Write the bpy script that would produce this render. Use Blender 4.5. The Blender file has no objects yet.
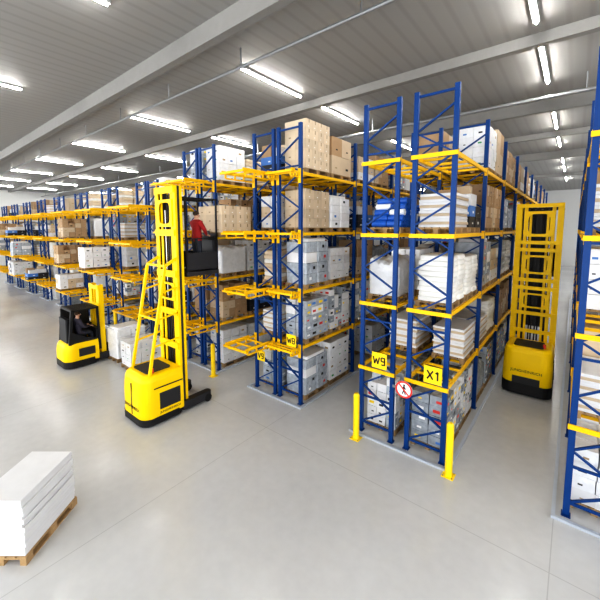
import bpy, bmesh, math, random
import mathutils
from mathutils import Vector, Matrix
random.seed(23)
scene = bpy.context.scene
COL = scene.collection

# ------------------------------------------------------------ materials
def mat(name, color, rough=0.5, metal=0.0, var=0.06, scale=4.0, objrand=0.0, bump=0.0, coat=0.0, emit=0.0, spec=0.5):
    m = bpy.data.materials.new(name); m.use_nodes = True
    nt = m.node_tree; b = nt.nodes["Principled BSDF"]
    b.inputs["Roughness"].default_value = rough
    b.inputs["Metallic"].default_value = metal
    b.inputs["Specular IOR Level"].default_value = spec
    if coat: b.inputs["Coat Weight"].default_value = coat
    tc = nt.nodes.new("ShaderNodeTexCoord")
    nz = nt.nodes.new("ShaderNodeTexNoise"); nz.inputs["Scale"].default_value = scale
    nz.inputs["Detail"].default_value = 3
    nt.links.new(tc.outputs["Object"], nz.inputs["Vector"])
    mr = nt.nodes.new("ShaderNodeMapRange")
    mr.inputs["To Min"].default_value = 1 - var; mr.inputs["To Max"].default_value = 1 + var
    nt.links.new(nz.outputs["Fac"], mr.inputs["Value"])
    val = mr.outputs["Result"]
    if objrand:
        oi = nt.nodes.new("ShaderNodeObjectInfo")
        m2 = nt.nodes.new("ShaderNodeMapRange")
        m2.inputs["To Min"].default_value = 1 - objrand; m2.inputs["To Max"].default_value = 1 + objrand * 0.3
        nt.links.new(oi.outputs["Random"], m2.inputs["Value"])
        mu = nt.nodes.new("ShaderNodeMath"); mu.operation = 'MULTIPLY'
        nt.links.new(val, mu.inputs[0]); nt.links.new(m2.outputs["Result"], mu.inputs[1])
        val = mu.outputs[0]
    vm = nt.nodes.new("ShaderNodeVectorMath"); vm.operation = 'SCALE'
    vm.inputs[0].default_value = color[:3]
    nt.links.new(val, vm.inputs["Scale"])
    nt.links.new(vm.outputs["Vector"], b.inputs["Base Color"])
    if bump:
        bp = nt.nodes.new("ShaderNodeBump"); bp.inputs["Strength"].default_value = bump
        bp.inputs["Distance"].default_value = 0.05
        nt.links.new(nz.outputs["Fac"], bp.inputs["Height"]); nt.links.new(bp.outputs["Normal"], b.inputs["Normal"])
    if emit:
        b.inputs["Emission Color"].default_value = (1, 0.99, 0.96, 1)
        b.inputs["Emission Strength"].default_value = emit
    return m

M = {}
M['blue'] = mat("rack_blue", (0.004, 0.050, 0.20), 0.4, spec=.3)
M['yel'] = mat("beam_yellow", (0.90, 0.54, 0.008), 0.4, spec=.3)
M['tyel'] = mat("truck_yellow", (0.95, 0.64, 0.0), 0.4, var=0.02, spec=.3)
M['black'] = mat("black_plastic", (0.010, 0.010, 0.012), 0.5)
M['dgrey'] = mat("dark_grey_metal", (0.028, 0.028, 0.032), 0.5)
M['grey'] = mat("grey_metal", (0.30, 0.31, 0.32), 0.4, 0.6)
M['steel'] = mat("chrome_steel", (0.6, 0.6, 0.6), 0.25, 0.9)
M['rail'] = mat("galvanised_rail", (0.50, 0.54, 0.60), 0.4, 0.2)
M['wood'] = mat("pallet_wood", (0.40, 0.27, 0.14), 0.8, var=0.25, scale=8, objrand=0.3)
M['tan'] = mat("carton_tan", (0.46, 0.31, 0.18), 0.75, var=0.1, objrand=0.25)
M['tan2'] = mat("carton_pale", (0.62, 0.50, 0.36), 0.7, var=0.1, objrand=0.2)
M['tan3'] = mat("carton_light", (0.72, 0.59, 0.43), 0.7, var=0.06, objrand=0.12)
M['tape'] = mat("packing_tape", (0.42, 0.31, 0.19), 0.4)
M['white'] = mat("white_wrap", (0.86, 0.87, 0.89), 0.3, var=0.14, scale=7, objrand=0.25, bump=0.6, coat=0.3)
M['wbox'] = mat("white_carton", (0.80, 0.80, 0.81), 0.6, var=0.08, objrand=0.2)
M['silver'] = mat("clear_wrapped_grey", (0.45, 0.49, 0.54), 0.22, var=0.4, scale=9, objrand=0.3, bump=0.7, coat=0.5)
M['sack'] = mat("paper_sack", (0.86, 0.85, 0.81), 0.7, var=0.1, objrand=0.1)
M['bwrap'] = mat("blue_wrap", (0.02, 0.13, 0.52), 0.35, var=0.3, scale=8, bump=0.4)
M['red'] = mat("red_label", (0.65, 0.05, 0.04), 0.5)
M['green'] = mat("green_label", (0.06, 0.35, 0.12), 0.5)
M['ink'] = mat("black_ink", (0.015, 0.015, 0.015), 0.6)
M['lab'] = mat("label_blue", (0.08, 0.22, 0.55), 0.5)
M['syel'] = mat("sign_yellow", (0.95, 0.68, 0.01), 0.4, var=0.01)
M['swhite'] = mat("sign_white", (0.88, 0.88, 0.88), 0.4, var=0.01)
M['skin'] = mat("skin", (0.62, 0.38, 0.27), 0.5)
M['hair'] = mat("hair_brown", (0.06, 0.035, 0.02), 0.7)
M['jred'] = mat("red_jacket", (0.32, 0.016, 0.018), 0.8)
M['jdark'] = mat("dark_jacket", (0.06, 0.055, 0.08), 0.8)
M['trous'] = mat("dark_trousers", (0.03, 0.035, 0.05), 0.85)
M['glass'] = mat("light_tube", (0.9, 0.9, 0.9), 0.5, emit=95.0)
M['fix'] = mat("fixture_white", (0.45, 0.45, 0.45), 0.5)

# ------------------------------------------------------------ mesh builder
class MB:
    def __init__(s): s.v = []; s.f = []; s.m = []; s.mats = []; s.smooth = []
    def mi(s, k):
        if k not in s.mats: s.mats.append(k)
        return s.mats.index(k)
    def add(s, vs, fs, k, smooth=False):
        o = len(s.v); s.v += [tuple(v) for v in vs]
        i = s.mi(k)
        for f in fs: s.f.append(tuple(o + a for a in f)); s.m.append(i); s.smooth.append(smooth)
    def box(s, x0, x1, y0, y1, z0, z1, k):
        vs = [(x0,y0,z0),(x1,y0,z0),(x1,y1,z0),(x0,y1,z0),(x0,y0,z1),(x1,y0,z1),(x1,y1,z1),(x0,y1,z1)]
        s.add(vs, [(0,3,2,1),(4,5,6,7),(0,1,5,4),(1,2,6,5),(2,3,7,6),(3,0,4,7)], k)
    def rbox(s, x0, x1, y0, y1, z0, z1, k, r=0.05, n=4, zr=0.0):
        def ring(ins, z):
            pts = []
            for (cx, cy, a0) in ((x1-r, y1-r, 0), (x0+r, y1-r, 90), (x0+r, y0+r, 180), (x1-r, y0+r, 270)):
                for i in range(n+1):
                    a = math.radians(a0 + 90*i/n)
                    rr = max(r-ins, 0.001)
                    pts.append((cx+rr*math.cos(a), cy+rr*math.sin(a), z))
            return pts
        rings = [ring(0, z0)]
        if zr > 0:
            for i in range(4):
                a = math.pi/2*i/3
                rings.append(ring(min(r,zr)*(1-math.cos(a)), z1-zr+zr*math.sin(a)))
        else: rings.append(ring(0, z1))
        N = len(rings[0]); vs = [p for rg in rings for p in rg]; fs = []
        for j in range(len(rings)-1):
            for i in range(N):
                a = j*N+i; b = j*N+(i+1)%N
                fs.append((a, b, b+N, a+N))
        fs.append(tuple(reversed(range(N)))); fs.append(tuple(range((len(rings)-1)*N, len(rings)*N)))
        s.add(vs, fs, k, False)
    def bar(s, p, q, w, d, k, up=(0,0,1)):
        p = Vector(p); q = Vector(q); t = (q-p).normalized()
        u = Vector(up)
        if abs(t.dot(u)) > 0.95: u = Vector((0,1,0))
        a = t.cross(u).normalized()*w/2; b = a.cross(t).normalized()*d/2
        vs = [p-a-b, p+a-b, p+a+b, p-a+b, q-a-b, q+a-b, q+a+b, q-a+b]
        s.add(vs, [(0,1,2,3),(7,6,5,4),(0,4,5,1),(1,5,6,2),(2,6,7,3),(3,7,4,0)], k)
    def cyl(s, p, q, r, k, n=14, r2=None):
        p = Vector(p); q = Vector(q); t = (q-p).normalized()
        u = Vector((0,0,1)) if abs(t.z) < 0.9 else Vector((1,0,0))
        a = t.cross(u).normalized(); b = t.cross(a)
        r2 = r if r2 is None else r2
        vs = [p+(a*math.cos(2*math.pi*i/n)+b*math.sin(2*math.pi*i/n))*r for i in range(n)]
        vs += [q+(a*math.cos(2*math.pi*i/n)+b*math.sin(2*math.pi*i/n))*r2 for i in range(n)]
        o = [(i, i+n, (i+1)%n+n, (i+1)%n) for i in range(n)]
        s.add(vs, o, k, True)
        s.add(vs[:n], [tuple(range(n))], k); s.add(vs[n:], [tuple(reversed(range(n)))], k)
    def prism(s, prof, x0, x1, k):
        n = len(prof)
        vs = [(x0,y,z) for y,z in prof]+[(x1,y,z) for y,z in prof]
        fs = [(i, (i+1)%n, (i+1)%n+n, i+n) for i in range(n)] + [tuple(reversed(range(n))), tuple(range(n,2*n))]
        s.add(vs, fs, k)
    def holeplate(s, cx, cz, w, h, rx, rz, y0, y1, k):
        n=24; vs=[]; fs=[]
        for y in (y0,y1):
            for i in range(n):
                a=2*math.pi*i/n; c,sn=math.cos(a),math.sin(a)
                m=max(abs(c),abs(sn)); vs.append((cx+w/2*c/m,y,cz+h/2*sn/m))
            for i in range(n):
                a=2*math.pi*i/n; c,sn=math.cos(a),math.sin(a)
                q=(abs(c)**5+abs(sn)**5)**(-1/5); vs.append((cx+rx*c*q,y,cz+rz*sn*q))
        for i in range(n):
            j=(i+1)%n
            fs.append((i,j,n+j,n+i)); fs.append((2*n+i,3*n+i,3*n+j,2*n+j))
            fs.append((i,2*n+i,2*n+j,j)); fs.append((n+i,n+j,3*n+j,3*n+i))
        s.add(vs,fs,k)
    def hood(s, x0, x1, y0, y1, z0, zt, k, rr=.2):
        pts=[]
        for (cx,cy,a0) in ((x0+rr,y0+rr,180),(x1-rr,y0+rr,270)):
            for i in range(7):
                a=math.radians(a0+90*i/6); pts.append((cx+rr*math.cos(a),cy+rr*math.sin(a)))
        pts += [(x1,y1),(x0,y1)]
        xm=(x0+x1)/2
        def ringz(z,sc): return [(xm+(x-xm)*sc,(y-y1)*sc+y1,z) for x,y in pts]
        rings=[ringz(z0,.985),ringz(z0+.06,1),ringz(zt*.62,1),ringz(zt-.16,.975),ringz(zt-.06,.94),ringz(zt,.86)]
        N=len(pts); vs=[p for r_ in rings for p in r_]; fs=[]
        for j in range(len(rings)-1):
            for i in range(N): fs.append((j*N+i,j*N+(i+1)%N,(j+1)*N+(i+1)%N,(j+1)*N+i))
        fs.append(tuple(reversed(range(N)))); fs.append(tuple(range((len(rings)-1)*N,len(rings)*N)))
        s.add(vs,fs,k)
    def ell(s, c, r, k, nu=12, nv=8):
        vs = []; fs = []
        for j in range(nv+1):
            th = math.pi*j/nv
            for i in range(nu):
                ph = 2*math.pi*i/nu
                vs.append((c[0]+r[0]*math.sin(th)*math.cos(ph), c[1]+r[1]*math.sin(th)*math.sin(ph), c[2]+r[2]*math.cos(th)))
        for j in range(nv):
            for i in range(nu):
                a=j*nu+i; b=j*nu+(i+1)%nu
                fs.append((a, a+nu, b+nu, b))
        s.add(vs, fs, k, True)
    def mesh(s, name):
        me = bpy.data.meshes.new(name)
        me.from_pydata(s.v, [], s.f)
        for k in s.mats: me.materials.append(M[k])
        me.polygons.foreach_set("material_index", s.m)
        me.polygons.foreach_set("use_smooth", s.smooth)
        me.update()
        bm = bmesh.new(); bm.from_mesh(me); bmesh.ops.recalc_face_normals(bm, faces=bm.faces); bm.to_mesh(me); bm.free()
        return me

def obj(name, me, loc=(0,0,0), parent=None, label=None, cat=None, group=None, rot=0.0, kind=None):
    o = bpy.data.objects.new(name, me); COL.objects.link(o)
    o.location = loc; o.rotation_euler = (0,0,rot)
    if parent: o.parent = parent
    if label: o["label"] = label
    if cat: o["category"] = cat
    if group: o["group"] = group
    if kind: o["kind"] = kind
    return o
def empty(name, loc, label, cat, group=None, rot=0.0):
    o = obj(name, None, loc, None, label, cat, group, rot); o.empty_display_size = 0.2
    return o

def text_mesh(txt, size, k, align='CENTER', extrude=0.002, sp=1.0):
    cu = bpy.data.curves.new("t", 'FONT'); cu.body = txt; cu.size = size; cu.extrude = extrude
    cu.align_x = align; cu.align_y = 'CENTER'; cu.space_character = sp
    t = bpy.data.objects.new("t", cu); COL.objects.link(t)
    dg = bpy.context.evaluated_depsgraph_get()
    me = bpy.data.meshes.new_from_object(t.evaluated_get(dg))
    bpy.data.objects.remove(t); me.materials.clear(); me.materials.append(M[k])
    return me
def stroke_text(txt, hgt, k):
    G = {'W':[((0,1),(.22,0)),((.22,0),(.45,.75)),((.45,.75),(.68,0)),((.68,0),(.9,1))],
         '9':[((.55,.55),(.55,.95)),((.58,1),(.08,1)),((.05,.97),(.05,.5)),((.05,.5),(.58,.5)),((.55,.95),(.55,.0)),((.55,.02),(.08,.02))],
         'X':[((0,1),(.65,0)),((.65,1),(0,0))],
         '1':[((.3,1),(.3,0)),((.3,1),(.08,.76))],
         '8':[((.05,1),(.58,1)),((.05,.52),(.58,.52)),((.05,.02),(.58,.02)),((.05,1),(.05,.02)),((.58,1),(.58,.02))],
         'V':[((0,1),(.32,0)),((.32,0),(.64,1))]}
    Wd = {'W':.9,'9':.6,'X':.65,'1':.35,'8':.62,'V':.64}
    tot = sum(Wd[c] for c in txt)+.22*(len(txt)-1); x=-tot/2; b=MB()
    for c in txt:
        for (p,q) in G[c]:
            b.bar(((x+p[0])*hgt,0,(p[1]-.5)*hgt),((x+q[0])*hgt,0,(q[1]-.5)*hgt),.17*hgt,.005,k,up=(0,1,0))
        x += Wd[c]+.22
    return b.mesh("lettering")

# ------------------------------------------------------------ setting
def node_floor():
    m = bpy.data.materials.new("polished_concrete"); m.use_nodes = True
    nt = m.node_tree; b = nt.nodes["Principled BSDF"]; b.inputs["Roughness"].default_value = 0.2
    tc = nt.nodes.new("ShaderNodeTexCoord")
    n1 = nt.nodes.new("ShaderNodeTexNoise"); n1.inputs["Scale"].default_value = 0.3; n1.inputs["Detail"].default_value = 6
    n2 = nt.nodes.new("ShaderNodeTexNoise"); n2.inputs["Scale"].default_value = 5; n2.inputs["Detail"].default_value = 6
    nt.links.new(tc.outputs["Object"], n1.inputs["Vector"]); nt.links.new(tc.outputs["Object"], n2.inputs["Vector"])
    mx = nt.nodes.new("ShaderNodeMath"); mx.operation='ADD'
    nt.links.new(n1.outputs["Fac"], mx.inputs[0])
    ms = nt.nodes.new("ShaderNodeMath"); ms.operation='MULTIPLY'; ms.inputs[1].default_value=0.35
    nt.links.new(n2.outputs["Fac"], ms.inputs[0]); nt.links.new(ms.outputs[0], mx.inputs[1])
    cr = nt.nodes.new("ShaderNodeValToRGB")
    cr.color_ramp.elements[0].position=0.4; cr.color_ramp.elements[0].color=(0.505,0.505,0.505,1)
    cr.color_ramp.elements[1].position=1.0; cr.color_ramp.elements[1].color=(0.635,0.635,0.63,1)
    nt.links.new(mx.outputs[0], cr.inputs[0])
    br = nt.nodes.new("ShaderNodeTexBrick"); br.offset=0; br.inputs["Scale"].default_value=1.0
    br.inputs["Brick Width"].default_value=6; br.inputs["Row Height"].default_value=6; br.inputs["Mortar Size"].default_value=0.008
    br.inputs["Color1"].default_value=(1,1,1,1); br.inputs["Color2"].default_value=(1,1,1,1); br.inputs["Mortar"].default_value=(0.8,0.8,0.8,1)
    nt.links.new(tc.outputs["Object"], br.inputs["Vector"])
    mul = nt.nodes.new("ShaderNodeMixRGB"); mul.blend_type='MULTIPLY'; mul.inputs[0].default_value=1
    nt.links.new(cr.outputs[0], mul.inputs[1]); nt.links.new(br.outputs[0], mul.inputs[2])
    nt.links.new(mul.outputs[0], b.inputs["Base Color"])
    return m
def node_ceiling():
    m = bpy.data.materials.new("ribbed_ceiling"); m.use_nodes = True
    nt = m.node_tree; b = nt.nodes["Principled BSDF"]; b.inputs["Roughness"].default_value = 0.6
    tc = nt.nodes.new("ShaderNodeTexCoord")
    w = nt.nodes.new("ShaderNodeTexWave"); w.bands_direction='X'; w.inputs["Scale"].default_value=0.7
    nt.links.new(tc.outputs["Object"], w.inputs["Vector"])
    cr = nt.nodes.new("ShaderNodeValToRGB")
    cr.color_ramp.elements[0].position = 0.0; cr.color_ramp.elements[0].color=(0.265,0.26,0.25,1)
    cr.color_ramp.elements[1].position = 0.3; cr.color_ramp.elements[1].color=(0.295,0.29,0.28,1)
    nt.links.new(w.outputs["Fac"], cr.inputs[0]); nt.links.new(cr.outputs[0], b.inputs["Base Color"])
    return m
M['floor'] = node_floor(); M['ceil'] = node_ceiling()
M['wall'] = mat("wall_panel", (0.62, 0.62, 0.61), 0.7, var=0.03)
M['conc'] = mat("concrete_beam", (0.24, 0.235, 0.225), 0.8, var=0.08)

CZ = 10.5
XL, XR, YF, YB = -62, 14, -8, 60
b = MB(); b.box(XL, XR, YF, YB, -0.2, 0, 'floor'); obj("floor", b.mesh("floor"), kind="structure")
b = MB(); b.box(XL, XR, YF, YB, CZ, CZ+0.2, 'ceil'); obj("ceiling", b.mesh("ceiling"), kind="structure")
b = MB(); b.box(XL, XR, YB, YB+0.2, 0, CZ, 'wall'); obj("wall_back", b.mesh("wall_back"), kind="structure")
b = MB(); b.box(XL-0.2, XL, YF, YB, 0, CZ, 'wall'); obj("wall_left", b.mesh("wall_left"), kind="structure")
ti = 1
for i, y in enumerate((5.8, 11.8, 17.8, 23.8, 29.8, 41.8)):
    b = MB(); b.box(XL, XR, y-0.12, y+0.12, CZ-(0.5 if i%2==0 else .3), CZ, 'conc')
    obj("trim_%d" % ti, b.mesh("trim"), kind="structure"); ti += 1
for (y,z,r) in ((7.1,9.95,.05),(15.5,9.9,.07)):
    b = MB(); b.cyl((XL,y,z),(XR,y,z),r,'grey',10)
    for k in range(18): b.box(XL+4*k+1.98,XL+4*k+2.02,y-.015,y+.015,z,CZ,'grey')
    obj("trim_%d" % ti, b.mesh("pipe"), kind="structure"); ti += 1

hb = MB(); hb.box(-0.07, 0.07, -1.6, 1.6, -0.06, 0.0, 'fix')
hm = hb.mesh("housing")
tb = MB(); tb.cyl((0,-1.55,-0.084),(0,1.55,-0.084),0.024,'glass',8)
tm = tb.mesh("tube")
for xi in range(0, 8):
    x = -1.1 - 7.75*xi
    for yi in range(8):
        if xi > 3 and yi > 3: continue
        y = (2.2, 9.4, 14.0, 21.2, 26.2, 33.2, 38.2, 46.2)[yi]
        e = empty("light_fixture", (x, y, CZ-0.004), "white fluorescent strip light mounted under the ceiling", "ceiling light", "ceiling strip lights")
        obj("lamp_housing", hm, parent=e); obj("fluorescent_tube", tm, parent=e)

# ------------------------------------------------------------ racks
LV_HI = [1.75, 3.40, 5.08, 6.78]; LV_LO = [1.6, 3.1, 4.6, 6.1]
RD = 0.92; BAY = 3.0; Y0 = 7.5
def frame_mesh(h):
    b = MB()
    for sx in (-1, 1):
        x = sx*(RD/2-0.05)
        b.box(x-0.05, x+0.05, -0.04, -0.028, 0.0, h, 'blue')
        b.box(x-0.05, x-0.038, -0.028, 0.04, 0.0, h, 'blue')
        b.box(x+0.038, x+0.05, -0.028, 0.04, 0.0, h, 'blue')
        b.box(x-0.07, x+0.07, -0.08, 0.08, 0.0, 0.012, 'blue')
    z = 0.25; s = 1; a = RD/2-0.09; st = 0.50
    b.bar((-a,0,z),(a,0,z),0.035,0.05,'blue')
    while z + st < h:
        b.bar((-a*s,0,z+0.02),(a*s,0,z+st-0.02),0.035,0.045,'blue', up=(0,1,0))
        z += st; s = -s
    for q in (1,3,5,7): b.bar((-a,0,q-.05),(a,0,q-.05),0.035,0.045,'blue')
    b.bar((-a,0,h-0.1),(a,0,h-0.1),0.035,0.05,'blue')
    return b.mesh("upright_frame")
FM_HI = frame_mesh(8.1); FM_LO = frame_mesh(7.25)
b = MB(); L = BAY-0.1
b.box(-0.026,0.026,-L/2,L/2,-0.085,0,'yel')
for s in (-1,1): b.box(-0.035,0.035,s*L/2-0.012,s*L/2+0.012,-0.16,0.05,'yel')
BM = b.mesh("load_beam")
b = MB(); b.box(-(RD/2-0.06),(RD/2-0.06),-0.025,0.025,-0.06,-0.004,'yel'); SM = b.mesh("support_bar")
def arm_mesh(pd):
    b = MB()
    for sx in (-1,1):
        x = sx*(RD/2-0.05)
        b.box(x-0.024,x+0.024,-pd,-0.05,-0.05,0,'yel')
        b.box(x-0.020,x+0.020,-pd*.9,-0.05,-0.18,-.14,'yel')
        for q in (.02,.35,.62,.9): b.box(x-0.02,x+0.02,-pd*q-.045,-pd*q-.005,-0.16,-.03,'yel')
        b.box(x-0.05,x+0.05,-0.065,-0.045,-0.32,0.08,'yel')
        b.box(x+sx*.02,x+sx*.05,-pd,-0.3,0.0,0.05,'yel')
    b.box(-(RD/2+0.03),(RD/2+0.03),-pd-0.05,-pd,-0.06,0.0,'yel')
    for q in (.35,.7): b.box(-(RD/2-0.08),(RD/2-0.08),-pd*q-.02,-pd*q+.02,-0.05,-0.005,'yel')
    return b.mesh("transfer_arm")
PM = arm_mesh(1.25); PM2 = arm_mesh(0.45)
b = MB(); b.box(-(RD/2+0.02),(RD/2+0.02),-0.075,-0.045,-0.09,0.0,'yel'); EM = b.mesh("end_beam")

def rack(xc, bays, arms, label, LV, FM, y0=Y0):
    e = empty("pallet_rack", (xc, y0, 0), label, "rack", "blue and yellow pallet racks")
    for i in range(bays+1): obj("upright_frame", FM, (0, i*BAY, 0), e)
    for i in range(bays):
        for j, z in enumerate(LV):
            for sx in (-1,1): obj("load_beam", BM, (sx*(RD/2-0.03), (i+0.5)*BAY, z), e)
            for yy in ((0.5, 1.2, 1.8, 2.5) if i < 3 else (.5,2.5)):
                if i < 7: obj("support_bar", SM, (0, i*BAY+yy, z), e)
    for j, z in enumerate(LV):
        if arms: obj("transfer_arm", PM if arms == 1 else PM2, (0,0,z), e, label="yellow arms reaching out past the rack end")
        else: obj("end_beam", EM, (0,0,z), e)
    return e

# ------------------------------------------------------------ goods
def pallet_mesh():
    b = MB(); w, l = 0.80, 1.20
    for x in (-w/2+0.05, 0, w/2-0.05):
        b.box(x-0.05,x+0.05,-l/2,l/2,0,0.022,'wood')
        for y in (-l/2+0.07, 0, l/2-0.07): b.box(x-0.05,x+0.05,y-0.07,y+0.07,0.022,0.10,'wood')
    for y in (-l/2+0.07, 0, l/2-0.07): b.box(-w/2,w/2,y-0.07,y+0.07,0.10,0.122,'wood')
    for i in range(5):
        x = -w/2+0.07+i*(w-0.14)/4; b.box(x-0.065,x+0.065,-l/2,l/2,0.122,0.144,'wood')
    return b.mesh("wooden_pallet")
PALM = pallet_mesh(); PH = 0.144
def grid_load(nx, ny, nz, h, k, k2=None, labels=None, jit=0.01, W=0.8, Ln=1.18, gap=0.008, big=.22, drop=0.0):
    b = MB(); dx=W/nx; dy=Ln/ny; dz=h/nz
    for iz in range(nz):
        for ix in range(nx):
            for iy in range(ny):
                if iz==nz-1 and random.random()<drop: continue
                j = lambda: random.uniform(-jit, jit)
                kk = k if (not k2 or random.random()<0.65) else k2
                x=-W/2+dx*(ix+.5)+j(); y=-Ln/2+dy*(iy+.5)+j()
                z0=iz*dz; z1=(iz+1)*dz-gap
                b.box(x-dx/2+gap,x+dx/2-gap,y-dy/2+gap,y+dy/2-gap,z0,z1,kk)
                if labels:
                    for side in (1,-1):
                        if (side==1 and ix==nx-1) or (side==-1 and ix==0):
                            lk = random.choice(labels)
                            xx = x+side*(dx/2-gap); yo = random.uniform(-.15,.15)*dy; s=min(dy,dz)*big*random.uniform(.5,1.5)
                            b.box(xx-0.002,xx+0.002,y+yo-s,y+yo+s,z0+dz*.3,z0+dz*.3+s*.9,lk)
                        if (side==-1 and iy==0) or (side==1 and iy==ny-1):
                            lk = random.choice(labels)
                            yy = y+side*(dy/2-gap); xo = random.uniform(-.15,.15)*dx; s=min(dx,dz)*big*random.uniform(.5,1.5)
                            b.box(x+xo-s,x+xo+s,yy-0.002,yy+0.002,z0+dz*.3,z0+dz*.3+s*.9,lk)
    return b
def layer_load(n, h, k, W=0.8, Ln=1.18, r=0.05, cols=1, k2=None):
    b = MB(); dz=h/n
    for i in range(n):
        for c in range(cols):
            l=Ln/cols; y0=-Ln/2+c*l
            j=lambda: random.uniform(-.018,.018)
            b.rbox(-W/2+.02+j(),W/2-.02+j(),y0+.01+j()*.5,y0+l-.01+j()*.5,i*dz,(i+1)*dz-0.002,k2 if (k2 and i%3==1) else k,r=r,n=3,zr=dz*0.45)
    return b
def wrapped(h, k, k_in, W=0.8, Ln=1.18, labs=('ink','lab'), nl=.4):
    b = MB(); r=0.05
    nz=4
    for iz in range(nz):
        for iy in range(2):
            j=random.uniform(0,.02); y0=-Ln/2+iy*Ln/2
            b.rbox(-W/2+j,W/2-j,y0+.004+j*.3,y0+Ln/2-.004,iz*h/nz*.93,(iz+1)*h/nz*.93-.006,k if random.random()<.7 else k_in,r=r,n=3,zr=0.02)
            if random.random()<nl:
                s=.04; yc=y0+Ln/4+random.uniform(-.1,.1); zc=(iz+.5)*h/nz*.93
                b.box(W/2-j-.001,W/2-j+.003,yc-s*1.3,yc+s*1.3,zc-s,zc+s,random.choice(labs)); b.box(-W/2+j-.003,-W/2+j+.001,yc-s*1.3,yc+s*1.3,zc-s,zc+s,random.choice(labs))
    b.rbox(-W/2+.08,W/2-.10,-Ln/2+.08,Ln/2-.15,h*.93-.006,h,k_in,r=.04,n=3,zr=0.02)
    return b
def shroud(h, k, W=.8, Ln=1.18):
    b=MB(); nu,nv,nr=10,14,9
    def top(u,v): 
        return h*(0.86+0.14*mathutils.noise.noise(Vector((u*3,v*3,h*5)))) - 0.10*max(abs(u),abs(v))**6
    vs=[];fs=[]
    for i in range(nu+1):
        for j in range(nv+1):
            u=-1+2*i/nu; v=-1+2*j/nv
            vs.append((u*(W/2-.03),v*(Ln/2-.03),top(u,v)))
    for i in range(nu):
        for j in range(nv):
            a=i*(nv+1)+j; fs.append((a,a+nv+1,a+nv+2,a+1))
    b.add(vs,fs,k,True)
    per=[(i,0) for i in range(nu)]+[(nu,j) for j in range(nv)]+[(i,nv) for i in range(nu,0,-1)]+[(0,j) for j in range(nv,0,-1)]
    N=len(per); vs=[];fs=[]
    for r in range(nr+1):
        t=r/nr
        for (i,j) in per:
            u=-1+2*i/nu; v=-1+2*j/nv
            off=.03*math.sin(math.pi*min(1,(1-t)*1.2+.05))*(.4+mathutils.noise.noise(Vector((u*4,v*4,t*2+h))))
            off=max(-.02,min(off,.025))
            vs.append((u*(W/2-.03)+(off if abs(u)>.99 else 0)*(1 if u>0 else -1), v*(Ln/2-.03)+(off if abs(v)>.99 else 0)*(1 if v>0 else -1), top(u,v)*t))
    for r in range(nr):
        for i in range(N):
            a=r*N+i; c=r*N+(i+1)%N; fs.append((a,c,c+N,a+N))
    b.add(vs,fs,k,True)
    return b
LOADS = {}
def reg(key, name, mb, label, cat): LOADS[key] = (name, mb.mesh(name), label, cat)
reg('w1','wrapped_carton_stack', grid_load(2,3,4,1.12,'white','wbox',['ink','lab','wbox','tape','wbox','green'],drop=.2,big=.16), "white cartons stacked and wrapped in clear film", "stacked goods")
reg('w4','small_white_box_stack', grid_load(3,5,6,1.18,'wbox','silver',['ink','wbox','syel','red','wbox'],drop=.25,big=.24), "small white boxes in many layers on a pallet", "stacked boxes")
reg('w2','wrapped_goods_block', wrapped(1.15,'white','wbox'), "tall goods block wrapped in white stretch film", "wrapped goods")
reg('w3','plastic_covered_load', shroud(1.1,'white'), "uneven load under a loose white plastic cover", "wrapped goods")
reg('t1','brown_carton_stack', grid_load(2,4,4,1.1,'tan','tan2',['ink','tape','tape','tape'],big=.13,drop=.15), "brown cardboard cartons stacked in even layers", "stacked cartons")
reg('t2','pale_carton_stack', grid_load(2,3,3,0.9,'tan2','wbox',['ink','tape','lab'],big=.13), "pale cardboard cartons stacked in three layers", "stacked cartons")
reg('t3','large_carton_pair', grid_load(1,2,2,1.15,'tan2','tan',['tape','ink'],big=.10), "large brown shipping cartons stacked two high", "stacked cartons")
reg('s1','paper_sack_stack', layer_load(9,1.05,'sack',cols=2,r=.10), "flat white paper sacks piled in layers", "stacked sacks")
reg('s2','tan_sack_stack', layer_load(7,0.95,'tan3',cols=2,r=.10,k2='sack'), "brown and white sacks piled in layers", "stacked sacks")
reg('g1','film_wrapped_stack', wrapped(1.2,'silver','wbox',labs=('ink','red','swhite'),nl=.7), "grey goods stack wrapped in shiny clear film", "wrapped goods")
reg('g3','grey_covered_load', shroud(0.95,'silver'), "uneven load under loose grey transparent film", "wrapped goods")
reg('g2','sheet_bundle_stack', layer_load(12,0.7,'wbox',r=.01,k2='tan2'), "low stack of flat white sheet bundles", "stacked goods")
reg('p1','white_board_stack', layer_load(14,0.92,'wbox',r=.01), "stack of plain white boards with a flat top", "stacked goods")
reg('k1','printed_box_stack', grid_load(2,4,5,1.22,'silver','wbox',['ink','red','syel','swhite','red','syel','lab'],big=.26), "grey boxes with small coloured printed labels in a stack", "stacked boxes")
bb = MB()
for i in range(5):
    for j in range(8-i):
        for c in range(2):
            bb.cyl((-0.39+.39*c, -0.51+0.145*j+0.072*i, 0.074+0.126*i),(-0.02+.40*c,-0.51+0.145*j+0.072*i,0.074+0.126*i),0.071,'bwrap' if random.random()<.75 else 'white',10)
reg('b1','blue_roll_pile', bb, "pile of small blue and white plastic-wrapped rolls", "rolls")
bb = grid_load(1,2,2,0.5,'dgrey','lab',['swhite'])
for (x0,x1,y0,y1,h2,k) in ((-.38,.0,-.55,-.1,.38,'tan'),(.02,.38,-.5,.0,.26,'wbox'),(-.36,.3,.0,.5,.30,'white'),(-.2,.2,.08,.42,.5,'tan2')):
    bb.box(x0,x1,y0,y1,.5 if h2<.45 else .8,.5+h2,k)
reg('m1','mixed_goods_pallet', bb, "dark crates topped with assorted brown and white boxes", "stacked goods")
HT = {'k1':1.22,'g1':1.2,'w4':1.18,'w2':1.15,'t3':1.15}
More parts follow.
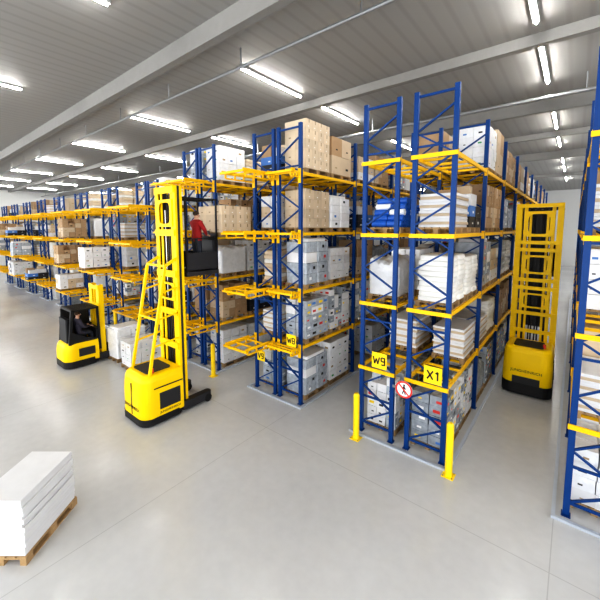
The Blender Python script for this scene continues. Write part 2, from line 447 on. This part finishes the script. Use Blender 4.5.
POOL = ['w1','w4','w4','w2','w3','w3','t1','t1','t2','t3','s1','s2','g1','g3','g2','k1','k1','m1','m1']
pal_list = []
def put(key, x, y, z, rot=0.0, sz=1.0, group="goods stored on the racks"):
    far = math.hypot(x,y) > 26
    if not far: pal_list.append((x,y,z,rot))
    nm, me, lb, ct = LOADS[key]
    o = obj(nm, me, (x,y,z+(0 if far else PH+.001)), None, lb, ct, group+" "+nm.replace('_',' '), rot)
    o.scale = (1,1,sz)
    return o
def fill(xc, bays, LV, special={}, y0=Y0, dens=0.95):
    for i in range(bays):
        for j, z in enumerate([0.0]+LV):
            for p, yo in enumerate((0.85, 2.15)):
                key = special.get((i,j,p), '?')
                if key is None: continue
                if key == '?':
                    if random.random() > dens: continue
                    key = random.choice(POOL if j else ['k1','k1','w1','g1','w4','g3'])
                    if j==4 and random.random()<0.5: key = random.choice(['t1','w1','t2','t3','s2'])
                lim = 1.36 if LV is LV_HI else 1.22
                sz = min(random.uniform(.9,1.15), lim/HT.get(key,1.12))
                put(key, xc+random.uniform(-.01,.01), y0+i*BAY+yo+random.uniform(-.02,.02), z, random.choice((0,math.pi)), sz)

rows = [(-4.08,-1.95)]
x = -6.0
while x > -44:
    rows.append((x-1.94, x)); x -= 3.87
RACKLAB = "blue steel upright pallet rack with yellow beams, bays full of goods"
for n,(xl,xr) in enumerate(rows):
    cL, cR = xl+RD/2, xr-RD/2
    arms = 0 if n == 0 else 1
    LV, FM = (LV_HI, FM_HI) if n < 3 else (LV_LO, FM_LO)
    bR = 9 if n==0 else (5 if n==1 else (4 if n==2 else (3 if n<5 else 2)))
    bL = 5 if n==0 else (4 if n==1 else (3 if n==2 else (2 if n<5 else 1)))
    rack(cR, bR, 2 if n in (1,) else arms, RACKLAB, LV, FM); rack(cL, bL, arms, RACKLAB, LV, FM)
    if n == 0:
        fill(cR, 8, LV, {(0,0,0):'k1',(0,0,1):'w4',(0,1,0):None,(0,1,1):'g2',(0,2,0):'s1',(0,2,1):'s1',(0,3,0):'g2',(0,3,1):'m1',(0,4,0):None,(0,4,1):None,(1,1,0):'g2',
                     (1,2,0):'g1',(1,3,0):'t1',(1,3,1):'t1',(1,4,0):'w1',(2,4,0):'t1',(2,4,1):'t1',(3,4,0):'t1'})
        fill(cL, 3, LV, {(0,0,0):'w4',(0,0,1):'k1',(0,1,0):None,(0,1,1):'g2',(0,2,0):'w3',(0,2,1):'w1',(0,3,0):'b1',(0,3,1):'b1',(0,4,0):None,(0,4,1):None})
    elif n == 1:
        fill(cR, 3, LV, {(0,0,0):'g1',(0,0,1):'w1',(0,1,0):'k1',(0,1,1):'w4',(0,2,0):'g1',(0,2,1):'w1',(0,3,0):None,(0,3,1):'w2',(0,4,0):None,(0,4,1):'t3'})
        fill(cL, 2, LV, {(0,0,0):'k1',(0,1,0):'g2',(0,2,0):'s2',(0,3,0):'t2',(0,4,0):'m1'})
    elif n == 2:
        fill(cR, 3, LV, {(0,3,0):'g3',(0,3,1):None,(1,3,0):'g3',(0,2,0):'w3',(0,2,1):'w1'}, dens=1); fill(cL, 2, LV, {(0,3,0):None}, dens=1)
    else:
        fill(cR, 2 if n < 9 else 1, LV, dens=.95); fill(cL, 1, LV, dens=.9)
        for cc in (cL, cR):
            for z in LV[:3]:
                if random.random() < .28 and n > 3:
                    put(random.choice(['w1','t1','t2','g1','m1','w4']), cc, Y0-.68, z, 0, .9)
    gb = MB(); ye = Y0 + BAY*min(bR, 9); w = .06
    a0, a1 = xl-.16, xr+.16
    gb.box(a0,a0+w,Y0-.2,ye,0,.05,'rail'); gb.box(a1-w,a1,Y0-.2,ye,0,.05,'rail'); gb.box(a0,a1,Y0-.2-w,Y0-.2,0,.05,'rail')
    obj("floor_guide_rail", gb.mesh("floor_guide_rail"), (0,0,0), None, "low galvanised guide rail bolted around a rack base", "guide rail", "floor guide rails")
rx0 = 0.12
rxc = rx0+RD/2
rack(rxc, 8, 0, RACKLAB, LV_HI, FM_HI)
fill(rxc, 5, LV_HI, {(0,0,0):'w1',(0,1,0):'g2',(0,2,0):None,(0,3,0):'g2',(0,0,1):'w2'}, dens=.85)
gb = MB(); gb.box(rx0-.16,rx0-.10,Y0-.2,Y0+24,0,.05,'rail'); gb.box(rx0-.16,1.2,Y0-.26,Y0-.2,0,.05,'rail')
obj("floor_guide_rail", gb.mesh("floor_guide_rail"), (0,0,0), None, "low galvanised guide rail bolted around a rack base", "guide rail", "floor guide rails")

# cartons, individual
def carton_mesh(k, hx, hy):
    cb = MB(); cb.box(-hx,hx,-hy,hy,0,.27,k); cb.box(-hx-.001,hx+.001,-.022,.022,.268,.2715,'tape')
    cb.box(hx,hx+.002,-.022,.022,.17,.27,'tape'); cb.box(hx,hx+.002,-.05,-.01,.06,.085,'swhite'); cb.box(-.05,.03,-hy-.002,-hy,.06,.10,'tape')
    return cb.mesh("carton")
CARM = carton_mesh('tan3', .195, .145); CARB = carton_mesh('tan2', .195, .195); CARL = CARM
def carton_stack(x, y, z, nx, ny, nz, group, me=CARM, dx=.395, dy=.295, dz=.2735, lab="pale brown cardboard carton with white label"):
    for iz in range(nz):
        for ix in range(nx):
            for iy in range(ny):
                obj("cardboard_carton", me, (x+(ix-(nx-1)/2)*dx, y+(iy-(ny-1)/2)*dy, z+.001+iz*dz), None, lab, "carton", group)
r1c = rows[1][1]-RD/2
for (zz, nz, gp) in ((LV_HI[2],4,"brown cartons on the third rack level"),(LV_HI[3],5,"brown cartons on the top rack level")):
    pal_list.append((r1c, Y0+.85, zz, 0))
    carton_stack(r1c, Y0+.85, zz+PH, 2, 3 if zz<6 else 4, nz, gp, CARB if zz<6 else CARM, .398, .398 if zz<6 else .298, .2735, "pale brown cardboard carton stacked on a rack pallet")

put('w2', -13.9, 6.0, 0, 0.05, 1.05, "pallet loads on the floor")
put('w1', -12.6, 5.95, 0, 0.0, 0.8, "pallet loads on the floor")
put('p1', -6.98, 1.26, 0, math.radians(39), 1.0, "pallet loads on the floor")

for (x,y,z,r) in pal_list:
    obj("wooden_pallet", PALM, (x,y,z+.0005), None, "wooden pallet carrying stored goods", "pallet", "wooden pallets", r)
print("pallets", len(pal_list))

# ------------------------------------------------------------ bollards
b = MB(); b.cyl((0,0,0.012),(0,0,1.12),0.075,'syel',18); b.cyl((0,0,1.12),(0,0,1.17),0.075,'syel',18,r2=0.045); BO=b.mesh("post")
b = MB(); b.box(-.12,.12,-.12,.12,0,.012,'syel')
for sx in (-1,1):
    for sy in (-1,1): b.cyl((sx*.09,sy*.09,.012),(sx*.09,sy*.09,.03),.014,'steel',6)
BP=b.mesh("base_plate")
for (x,y) in ((-3.94,7.08),(-1.78,7.18),(-9.65,7.05),(-17.4,7.0)):
    e = empty("safety_bollard", (x,y,0), "round yellow steel safety bollard beside a rack end", "bollard", "yellow bollards")
    obj("bollard_post", BO, parent=e); obj("base_plate", BP, parent=e)

# ------------------------------------------------------------ signs
def sign(txt, x, y, z, s=0.38, rz=0.0):
    e = empty("aisle_sign", (x,y,z), "square yellow sign reading %s in black, fixed to a rack end" % txt, "sign", None, rz)
    b = MB(); b.box(-s/2,s/2,-.01,.01,-s*.5,s*.5,'syel'); obj("sign_plate", b.mesh("plate"), parent=e)
    b = MB(); b.box(-.04,.04,.01,.125,-.05,.05,'grey'); obj("sign_bracket", b.mesh("bracket"), parent=e)
    obj("sign_lettering", stroke_text(txt, s*(.50 if 'W' not in txt else .46), 'ink'), (0,-.014,0), e)
r0l, r0r = rows[0]; r1l, r1r = rows[1]
ys = Y0-0.215
sign("W9", r0l+.62, ys, 2.05, .38); sign("X1", r0r-.26, ys, 2.04, .38)
sign("W8", r1r-.14, ys-.1, 2.0, .34); sign("V9", r1l+.46, ys, 1.20, .32)
e = empty("no_pedestrians_sign", (-2.84, Y0-.20, 1.52), "round white sign with red ring and slashed black walking figure", "sign")
b = MB(); b.cyl((0,-.012,0),(0,.0,0),.2,'swhite',32); obj("sign_plate", b.mesh("plate"), parent=e)
b = MB()
n=32
for i in range(n):
    a0=2*math.pi*i/n; a1=2*math.pi*(i+1)/n
    b.bar((.18*math.cos(a0),-.016,.18*math.sin(a0)),(.18*math.cos(a1),-.016,.18*math.sin(a1)),.04,.006,'red',up=(0,1,0))
b.bar((-.13,-.020,.13),(.13,-.020,-.13),.03,.006,'red',up=(0,1,0))
obj("red_ring", b.mesh("ring"), parent=e)
b = MB()
b.ell((0.005,-.016,.105),(.022,.004,.022),'ink'); 
for p,q,w in (((0,0,.08),(0,0,-.01),.04),((0,0,-.01),(-.035,0,-.11),.022),((0,0,-.01),(.04,0,-.11),.022),((0,0,.07),(-.05,0,.01),.016),((0,0,.07),(.05,0,.015),.016)):
    b.bar((p[0],-.015,p[2]),(q[0],-.015,q[2]),w,.004,'ink',up=(0,1,0))
obj("walking_figure", b.mesh("fig"), parent=e)
b = MB(); b.box(-.28,.28,0,.02,-.03,.03,'grey'); b.box(-.02,.02,.0,.12,-.04,.04,'grey'); obj("sign_bracket", b.mesh("br"), parent=e)

# ------------------------------------------------------------ person
def person(loc, rot, label, jacket='jred', hands=((-.2,.42,1.08),(.2,.42,1.08)), lean=0.0, seated=False):
    V=[]; E=[]; R=[]
    def v(p, r, par=None):
        V.append(p); R.append(r if isinstance(r,tuple) else (r,r)); i=len(V)-1
        if par is not None: E.append((par,i))
        return i
    pel=v((0,0,.95),(.17,.13)); ab=v((0,.01,1.12),(.16,.13),pel); ch=v((0,.0+lean*.5,1.32),(.19,.14),ab); sh=v((0,lean,1.45),(.13,.10),ch)
    nk=v((0,lean+.01,1.53),.055,sh); hd=v((0,lean+.025,1.62),(.075,.085),nk); ht=v((0,lean+.02,1.70),(.07,.08),hd)
    for s,hp in ((-1,hands[0]),(1,hands[1])):
        a=v((s*.19,lean,1.42),.085,sh); el=v((s*.27,lean+.12,1.17),.06,a)
        wr=v((hp[0],hp[1]-.08,hp[2]+.02),.035,el); pa=v((hp[0],hp[1]-.02,hp[2]+.015),(.036,.02),wr)
        for k in range(4):
            fx=hp[0]+s*(-.03+.02*k); ln=(.9,1.05,1,.8)[k]
            a1=v((fx,hp[1]+.03*ln,hp[2]+.015),.009,pa); a2=v((fx,hp[1]+.045*ln,hp[2]-.01),.0085,a1); v((fx,hp[1]+.03*ln,hp[2]-.03),.007,a2)
        t1=v((hp[0]-s*.045,hp[1]-.01,hp[2]),.010,pa); v((hp[0]-s*.05,hp[1]+.015,hp[2]-.02),.008,t1)
        if seated:
            hi=v((s*.1,.05,.92),.10,pel); kn=v((s*.13,.42,.90),.075,hi); an=v((s*.13,.45,.50),.05,kn); fo=v((s*.13,.50,.45),(.045,.035),an); v((s*.13,.62,.44),(.04,.025),fo)
        else:
            hi=v((s*.1,0,.85),.10,pel); kn=v((s*.11,.02,.48),.075,hi); an=v((s*.11,-.02,.10),.055,kn); fo=v((s*.11,.03,.045),(.045,.035),an); v((s*.12,.15,.035),(.04,.025),fo)
    me=bpy.data.meshes.new("person"); me.from_pydata(V,E,[]); o=bpy.data.objects.new("tmp",me); COL.objects.link(o)
    m=o.modifiers.new("s",'SKIN'); m.use_smooth_shade=True
    for i,r in enumerate(R): me.skin_vertices[0].data[i].radius=r
    me.skin_vertices[0].data[0].use_root=True
    ss=o.modifiers.new("u",'SUBSURF'); ss.levels=1; ss.render_levels=1
    dg=bpy.context.evaluated_depsgraph_get(); nm=bpy.data.meshes.new_from_object(o.evaluated_get(dg)); bpy.data.objects.remove(o)
    f=MB(); hy=lean+.02
    f.ell((0,hy+.095,1.63),(.014,.022,.022),'skin',8,6)
    for s in (-1,1):
        f.ell((s*.030,hy+.085,1.655),(.012,.008,.008),'swhite',8,6); f.ell((s*.030,hy+.092,1.655),(.006,.004,.006),'ink',8,6)
        f.ell((s*.082,hy,1.64),(.012,.022,.032),'skin',8,6)
    f.ell((0,hy+.086,1.59),(.024,.008,.006),'red',8,6)
    mats=['skin',jacket,'trous','black','swhite','ink','red']
    nm.materials.clear()
    for k in mats: nm.materials.append(M[k])
    bm=bmesh.new(); bm.from_mesh(nm)
    for fc in bm.faces:
        c=fc.calc_center_median(); near=min((c-Vector(h)).length for h in hands)
        fc.smooth=True
        if c.z>1.52 and abs(c.x)<.14: fc.material_index=0
        elif near<.085: fc.material_index=0
        elif c.z>.93 and not (seated and c.y>.15 and c.z<1.0): fc.material_index=1
        elif c.z>(.5 if seated else .09): fc.material_index=2
        else: fc.material_index=3
    vs=[bm.verts.new(p) for p in f.v]
    for ff,mi in zip(f.f,f.m):
        try:
            nf=bm.faces.new([vs[i] for i in ff]); nf.material_index=mats.index(f.mats[mi]); nf.smooth=True
        except Exception: pass
    bm.to_mesh(nm); bm.free()
    p=obj("person", nm, loc, None, label, "person", None, rot)
    h=MB(); h.ell((0,hy-.018,1.685),(.088,.095,.075),'hair',14,10); obj("hair", h.mesh("hair"), parent=p)
    return p

# ------------------------------------------------------------ order picker trucks
def bev(o, w=0.02, seg=2):
    m=o.modifiers.new("b",'BEVEL'); m.width=w; m.segments=seg; m.limit_method='ANGLE'
def picker(loc, W, mast_h, cab_z, fork_dz, label, brace=True, chs=1.35, group=None, solid=False, MW=None):
    e=empty("order_picker_truck", loc, label, "forklift", group)
    h=W/2; R0=-1.25
    b=MB(); b.hood(-h,h,R0,-.08,.16,chs,'tyel',rr=.28)
    o=obj("chassis", b.mesh("chassis"), parent=e); bev(o,.03,3)
    sk=.38 if solid else .22
    b=MB(); b.rbox(-h-.012,h+.012,R0-.012,-.05,.04,sk,'black',r=.28,n=6); obj("bumper_skirt", b.mesh("skirt"), parent=e)
    for s in (-1,1):
        b=MB(); b.box(s*h-.006,s*h+.008,-.80,-.2,.40,chs-.50,'dgrey'); obj("battery_cover", b.mesh("batt"), parent=e, label="dark side battery panel")
        b=MB(); b.box(s*h-.004,s*h+.006,-.95,-.12,chs-.36,chs-.33,'black'); obj("hood_seam", b.mesh("seam"), parent=e)
    if solid:
        b=MB(); b.box(-h*.55,h*.55,R0-.012,R0+.005,.38,.60,'dgrey'); obj("rear_panel", b.mesh("rp"), parent=e)
    else:
        b=MB(); b.box(-.02,.02,R0-.006,R0+.005,.24,chs-.25,'black'); obj("hood_seam", b.mesh("seam"), parent=e)
    b=MB(); b.rbox(-h*.6,h*.6,-1.0,-.3,chs-.02,chs+.03,'dgrey',r=.08); obj("top_cover", b.mesh("tc"), parent=e)
    t=obj("lettering", text_mesh("JUNGHEINRICH", W*.09, 'ink'), (0,R0-.004,.78 if solid else .45), e); t.rotation_euler=(math.pi/2,0,0)
    t=obj("lettering", text_mesh("JUNGHEINRICH", .085, 'ink'), (h+.004,-.50,.31 if not solid else .66), e); t.rotation_euler=(math.pi/2,0,math.pi/2)
    b=MB(); b.cyl((h-.25,-.85,chs-.02),(h-.25,-.85,chs+.12),.04,'red',12); obj("warning_lamp", b.mesh("lamp"), parent=e)
    b=MB(); b.cyl((-.1,-.75,.14),(.1,-.75,.14),.14,'black',20); obj("drive_wheel", b.mesh("wheel"), parent=e)
    for s in (-1,1):
        b=MB(); b.rbox(s*(h-.12)-.11,s*(h-.12)+.11,-.1,.86,.06,.30,'dgrey',r=.08); obj("support_leg", b.mesh("leg"), parent=e)
        b=MB(); b.cyl((s*(h-.12)-.12,.72,.12),(s*(h-.12)+.12,.72,.12),.12,'black',16)
        obj("load_wheel", b.mesh("lw"), parent=e)
    h = (MW or W)/2
    for s in (-1,1):
        b=MB(); x=s*(h-.10); wv=.08
        b.box(x-wv,x+wv,-.10,-.07,.2,mast_h,'tyel'); b.box(x-wv,x+wv,.09,.12,.2,mast_h,'tyel')
        b.box(x-.015,x+.015,-.07,.09,.2,mast_h,'dgrey')
        b.box(x+(.055 if s>0 else -.08),x+(.08 if s>0 else -.055),-.07,-.03,.2,mast_h,'tyel'); b.box(x+(.055 if s>0 else -.08),x+(.08 if s>0 else -.055),.05,.09,.2,mast_h,'tyel')
        b.box(x+(.045 if s>0 else -.06),x+(.06 if s>0 else -.045),-.03,.05,.2,mast_h,'dgrey')
        obj("outer_mast_rail", b.mesh("omr"), parent=e)
        b=MB(); x=s*(h-.28)
        b.box(x-.045,x+.045,-.06,-.035,.3,mast_h-.12,'tyel'); b.box(x-.045,x+.045,.12,.15,.3,mast_h-.12,'tyel'); b.box(x-.012,x+.012,-.035,.12,.3,mast_h-.12,'dgrey')
        obj("inner_mast_rail", b.mesh("imr"), parent=e)
        if solid:
            b=MB(); x=s*(h-.42)
            b.box(x-.035,x+.035,-.02,.0,.4,mast_h-.3,'tyel'); b.box(x-.01,x+.01,.0,.10,.4,mast_h-.3,'dgrey'); obj("inner_mast_rail", b.mesh("imr2"), parent=e)
        b=MB(); b.cyl((s*(h-.35),.02,.25),(s*(h-.35),.02,mast_h*.9),.022,'steel',12); b.cyl((s*(h-.35),.02,.25),(s*(h-.35),.02,mast_h*.5),.035,'dgrey',12); obj("lift_cylinder", b.mesh("lc"), parent=e)
        b=MB(); b.box(s*.05-.02,s*.05+.02,.0,.03,.3,mast_h-.2,'black'); obj("lift_chain", b.mesh("chain"), parent=e)
        b=MB(); b.cyl((s*.12,.05,.4),(s*.12,.05,mast_h-.25),.02,'black',8); obj("hydraulic_hose", b.mesh("hose"), parent=e)
    for z in ((mast_h-.10, mast_h*.80, mast_h*.62, mast_h*.45, mast_h*.30) if not solid else (mast_h-.07, mast_h*.79, mast_h*.75, mast_h*.585, mast_h*.54, mast_h*.40, mast_h*.3)):
        b=MB(); q=.09 if not solid else .06
        b.box(-h+.05,h-.05,-.14,-.10,z-q,z+q,'tyel'); obj("mast_crossbar", b.mesh("cb"), parent=e)
    plates = ((.89,.82),(.67,.62),(.47,.5)) if solid else ((.885,.75),(.54,.5))
    for (fz, ph) in plates:
        b=MB(); pw=(2*h-.50) if solid else (2*h-.30)
        b.holeplate(0,mast_h*fz,pw,ph,pw*.36,ph*.39,-.125,-.10,'tyel'); obj("mast_plate", b.mesh("mp"), parent=e, label="yellow mast plate with a rounded cut-out")
    if solid:
        b=MB(); b.box(-h+.34,h-.34,.155,.175,mast_h*.32,mast_h-.2,'black'); obj("mast_screen", b.mesh("hp"), parent=e, label="dark protective screen behind the mast")
    if brace:
        for s in (-1,1):
            b=MB(); b.bar((s*(h-.07),-.98,chs-.1),(s*(h-.07),-.42,mast_h*.66),.06,.07,'tyel'); b.bar((s*(h-.07),-.42,mast_h*.66),(s*(h-.07),-.08,mast_h*.69),.06,.07,'tyel')
            for q in (.25,.5,.75):
                z=chs+(mast_h*.66-chs)*q; y=-.98+.56*q; b.bar((s*(h-.07),y,z),(s*(h-.07),-.08,z+.1),.04,.04,'tyel')
            obj("mast_brace", b.mesh("brace"), parent=e)
        b=MB(); b.bar((-h+.05,-.42,mast_h*.66),(h-.05,-.42,mast_h*.66),.05,.06,'tyel'); obj("brace_crossbar", b.mesh("bcb"), parent=e)
        b=MB(); b.bar((-h+.05,-.70,chs+(mast_h*.66-chs)*.5),(h-.05,-.70,chs+(mast_h*.66-chs)*.5),.05,.05,'tyel'); obj("brace_crossbar", b.mesh("bcb"), parent=e)
    cabin=obj("operator_cab", None, (0,0,cab_z), e)
    def part(nm,b): obj(nm,b.mesh(nm),parent=cabin)
    b=MB(); b.box(-h+.04,h-.04,.22,1.32,-.12,0,'dgrey'); part("cab_floor",b)
    for s in (-1,1):
        for y in (.24,1.28):
            b=MB(); b.box(s*(h-.07)-.022,s*(h-.07)+.022,y-.022,y+.022,0,2.1,'black'); part("cab_post",b)
    b=MB(); b.box(-h+.04,h-.04,.20,.25,2.08,2.13,'black'); b.box(-h+.04,h-.04,1.26,1.31,2.08,2.13,'black')
    for i in range(7):
        x=-h+.08+i*(2*h-.16)/6; b.box(x-.015,x+.015,.2,1.28,2.09,2.12,'black')
    part("roof_guard",b)
    for s in (-1,1):
        b=MB(); b.bar((s*(h-.07),.24,.95),(s*(h-.07),1.28,.95),.03,.03,'black'); b.box(s*(h-.07)-.01,s*(h-.07)+.01,.24,1.28,.05,.55,'dgrey'); part("side_gate",b)
    b=MB(); b.box(-h+.12,h-.12,1.16,1.28,0,.90,'dgrey'); b.rbox(-h+.12,h-.12,1.04,1.28,.90,1.0,'black',r=.04); part("control_console",b)
    b=MB(); b.box(-h*.5,h*.5,.17,.21,-.1,1.0,'tyel'); part("lift_carriage",b)
    fk=obj("fork_carriage", None, (0,0,cab_z+fork_dz), e)
    b=MB(); b.box(-.35,.35,1.32,1.38,-.15,.12,'dgrey'); obj("fork_backplate", b.mesh("fb"), parent=fk)
    if fork_dz > .5:
        b=MB(); b.box(-.06,.06,1.30,1.34,-fork_dz,.2,'dgrey'); obj("lift_column", b.mesh("fcol"), parent=fk)
    for s in (-1,1):
        b=MB(); b.prism([(1.36,-.07),(2.60,-.03),(2.60,0),(1.36,0)],s*.25-.06,s*.25+.06,'tyel'); obj("fork", b.mesh("fork"), parent=fk)
    return e

TX, TY = -8.95, 5.15
picker((TX,TY,0), 1.28, 6.35, 3.95, .98, "yellow order picker truck with raised cab and tall mast", MW=1.08)
put_z = 3.95+.98
po=obj("wooden_pallet", PALM, (TX+.02,TY+1.98,put_z+.001), None, "wooden pallet lying on raised truck forks", "pallet", "wooden pallets"); po.scale=(1.4,1,1)
carton_stack(TX+.02, TY+1.98, put_z+PH+.001, 3, 4, 3, "pale cartons carried on the raised forks", me=CARL, lab="light brown cardboard carton riding on the raised forks")
person((TX+.18,TY+.78,3.951), 0.0, "person in dark red jacket standing in raised cab, hands on console", hands=((-.2,.34,1.03),(.12,.34,1.03)))
picker((-0.93,13.5,0), 1.3, 6.0, 3.75, 0.1, "yellow order picker truck driving between two racks", brace=False, chs=1.5, solid=True)

# ------------------------------------------------------------ reach truck
def reach(loc):
    e=empty("reach_truck", loc, "yellow and black reach truck with lowered mast on open floor", "forklift")
    b=MB(); b.hood(-.62,.62,-1.2,-.05,.16,.95,'tyel',rr=.3); o=obj("chassis",b.mesh("ch"),parent=e); bev(o,.04,3)
    b=MB(); b.rbox(-.63,.63,-1.21,0,.04,.28,'black',r=.3,n=6); obj("bumper_skirt",b.mesh("sk"),parent=e)
    b=MB(); b.box(.612,.628,-.75,-.2,.42,.72,'dgrey'); obj("side_panel",b.mesh("sp"),parent=e)
    b=MB(); b.rbox(-.2,.3,-.95,-.35,.95,1.15,'black',r=.06,zr=.04); b.rbox(-.35,.4,-1.06,-.93,.95,1.85,'black',r=.04); obj("driver_seat",b.mesh("seat"),parent=e)
    for x in (-.52,.52):
        b=MB(); b.bar((x,-1.0,.9),(x,-.88,2.15),.09,.09,'black'); obj("guard_post",b.mesh("gp"),parent=e)
        b=MB(); b.bar((x,.02,.5),(x,-.03,2.15),.07,.07,'black'); obj("guard_post",b.mesh("gp"),parent=e)
    b=MB(); b.prism([(-1.0,.9),(-.1,.9),(-.1,1.0),(-.5,1.1),(-.95,1.4)],.50,.55,'black'); obj("side_shield",b.mesh("ss"),parent=e)
    b=MB(); b.box(-.55,-.50,-.95,0,.9,2.1,'black'); obj("side_shield",b.mesh("ss"),parent=e)
    b=MB(); 
    for y in (-.88,-.03): b.box(-.56,.56,y-.04,y+.04,2.12,2.2,'black')
    for i in range(9): b.box(-.54+i*.13,-.48+i*.13,-.88,-.03,2.13,2.19,'black')
    obj("overhead_guard",b.mesh("og"),parent=e)
    b=MB(); b.cyl((0,-.45,.14),(.16,-.45,.14),.14,'black',18); obj("drive_wheel",b.mesh("dw"),parent=e)
    b=MB(); b.box(-.5,.5,-.1,.04,.9,1.35,'black'); b.cyl((-.1,-.12,1.36),(-.1,-.2,1.42),.14,'black',18); obj("control_console",b.mesh("cc"),parent=e)
    for s in (-1,1):
        b=MB(); b.rbox(s*.5-.1,s*.5+.1,-.05,1.6,.10,.34,'dgrey',r=.08); obj("support_leg",b.mesh("leg"),parent=e)
        b=MB(); b.cyl((s*.5-.11,1.42,.16),(s*.5+.11,1.42,.16),.16,'black',18); obj("load_wheel",b.mesh("lw"),parent=e)
        b=MB(); x=s*.34
        b.box(x-.13,x+.13,.07,.10,.1,3.0,'tyel'); b.box(x-.13,x+.13,.22,.25,.1,3.0,'tyel'); b.box(x+s*.11-.02,x+s*.11+.02,.10,.22,.1,3.0,'tyel')
        obj("mast_rail",b.mesh("mr"),parent=e)
        b=MB(); b.box(x*.42-.06,x*.42+.06,.12,.20,.15,2.85,'tyel'); obj("inner_mast_rail",b.mesh("imr"),parent=e)
        b=MB(); b.prism([(.34,.10),(1.5,.13),(1.5,.15),(.34,.15)],s*.22-.05,s*.22+.05,'black'); obj("fork",b.mesh("fk"),parent=e)
    for z in (.5,1.4,2.2,2.9):
        b=MB(); b.box(-.44,.44,.045,.07,z-.08,z+.08,'tyel'); obj("mast_crossbar",b.mesh("mc"),parent=e)
    b=MB(); b.box(-.4,.4,.26,.34,.1,.65,'black'); 
    for i in range(6): b.box(-.38+i*.15,-.36+i*.15,.28,.31,.65,1.2,'black')
    b.box(-.4,.4,.28,.31,1.17,1.2,'black'); obj("fork_carriage",b.mesh("fc"),parent=e)
    return e
reach((-14.75,5.1,0))
person((-14.60,4.50,0.28), 0.0, "person in dark clothes seated at the truck controls", jacket='jdark', hands=((-.15,.44,1.14),(.15,.44,1.14)), seated=True)

# ------------------------------------------------------------ camera
cam = bpy.data.cameras.new("camera"); co = bpy.data.objects.new("camera", cam); COL.objects.link(co)
co.location = (0,0,5.2); co.rotation_euler = (math.radians(90-5.5), 0, math.radians(39))
cam.sensor_width = 36; cam.lens = 339/600*36; cam.shift_y = -39/600
cam.clip_end = 300
scene.camera = co

# ------------------------------------------------------------ world
w = bpy.data.worlds.new("world"); scene.world = w; w.use_nodes = True
w.node_tree.nodes["Background"].inputs[0].default_value = (0.97,0.985,1,1)
w.node_tree.nodes["Background"].inputs[1].default_value = 1.75
scene.view_settings.view_transform = 'Standard'
try: scene.view_settings.look = 'High Contrast'
except Exception as ex: print("look", ex)
scene.view_settings.exposure = 0.5
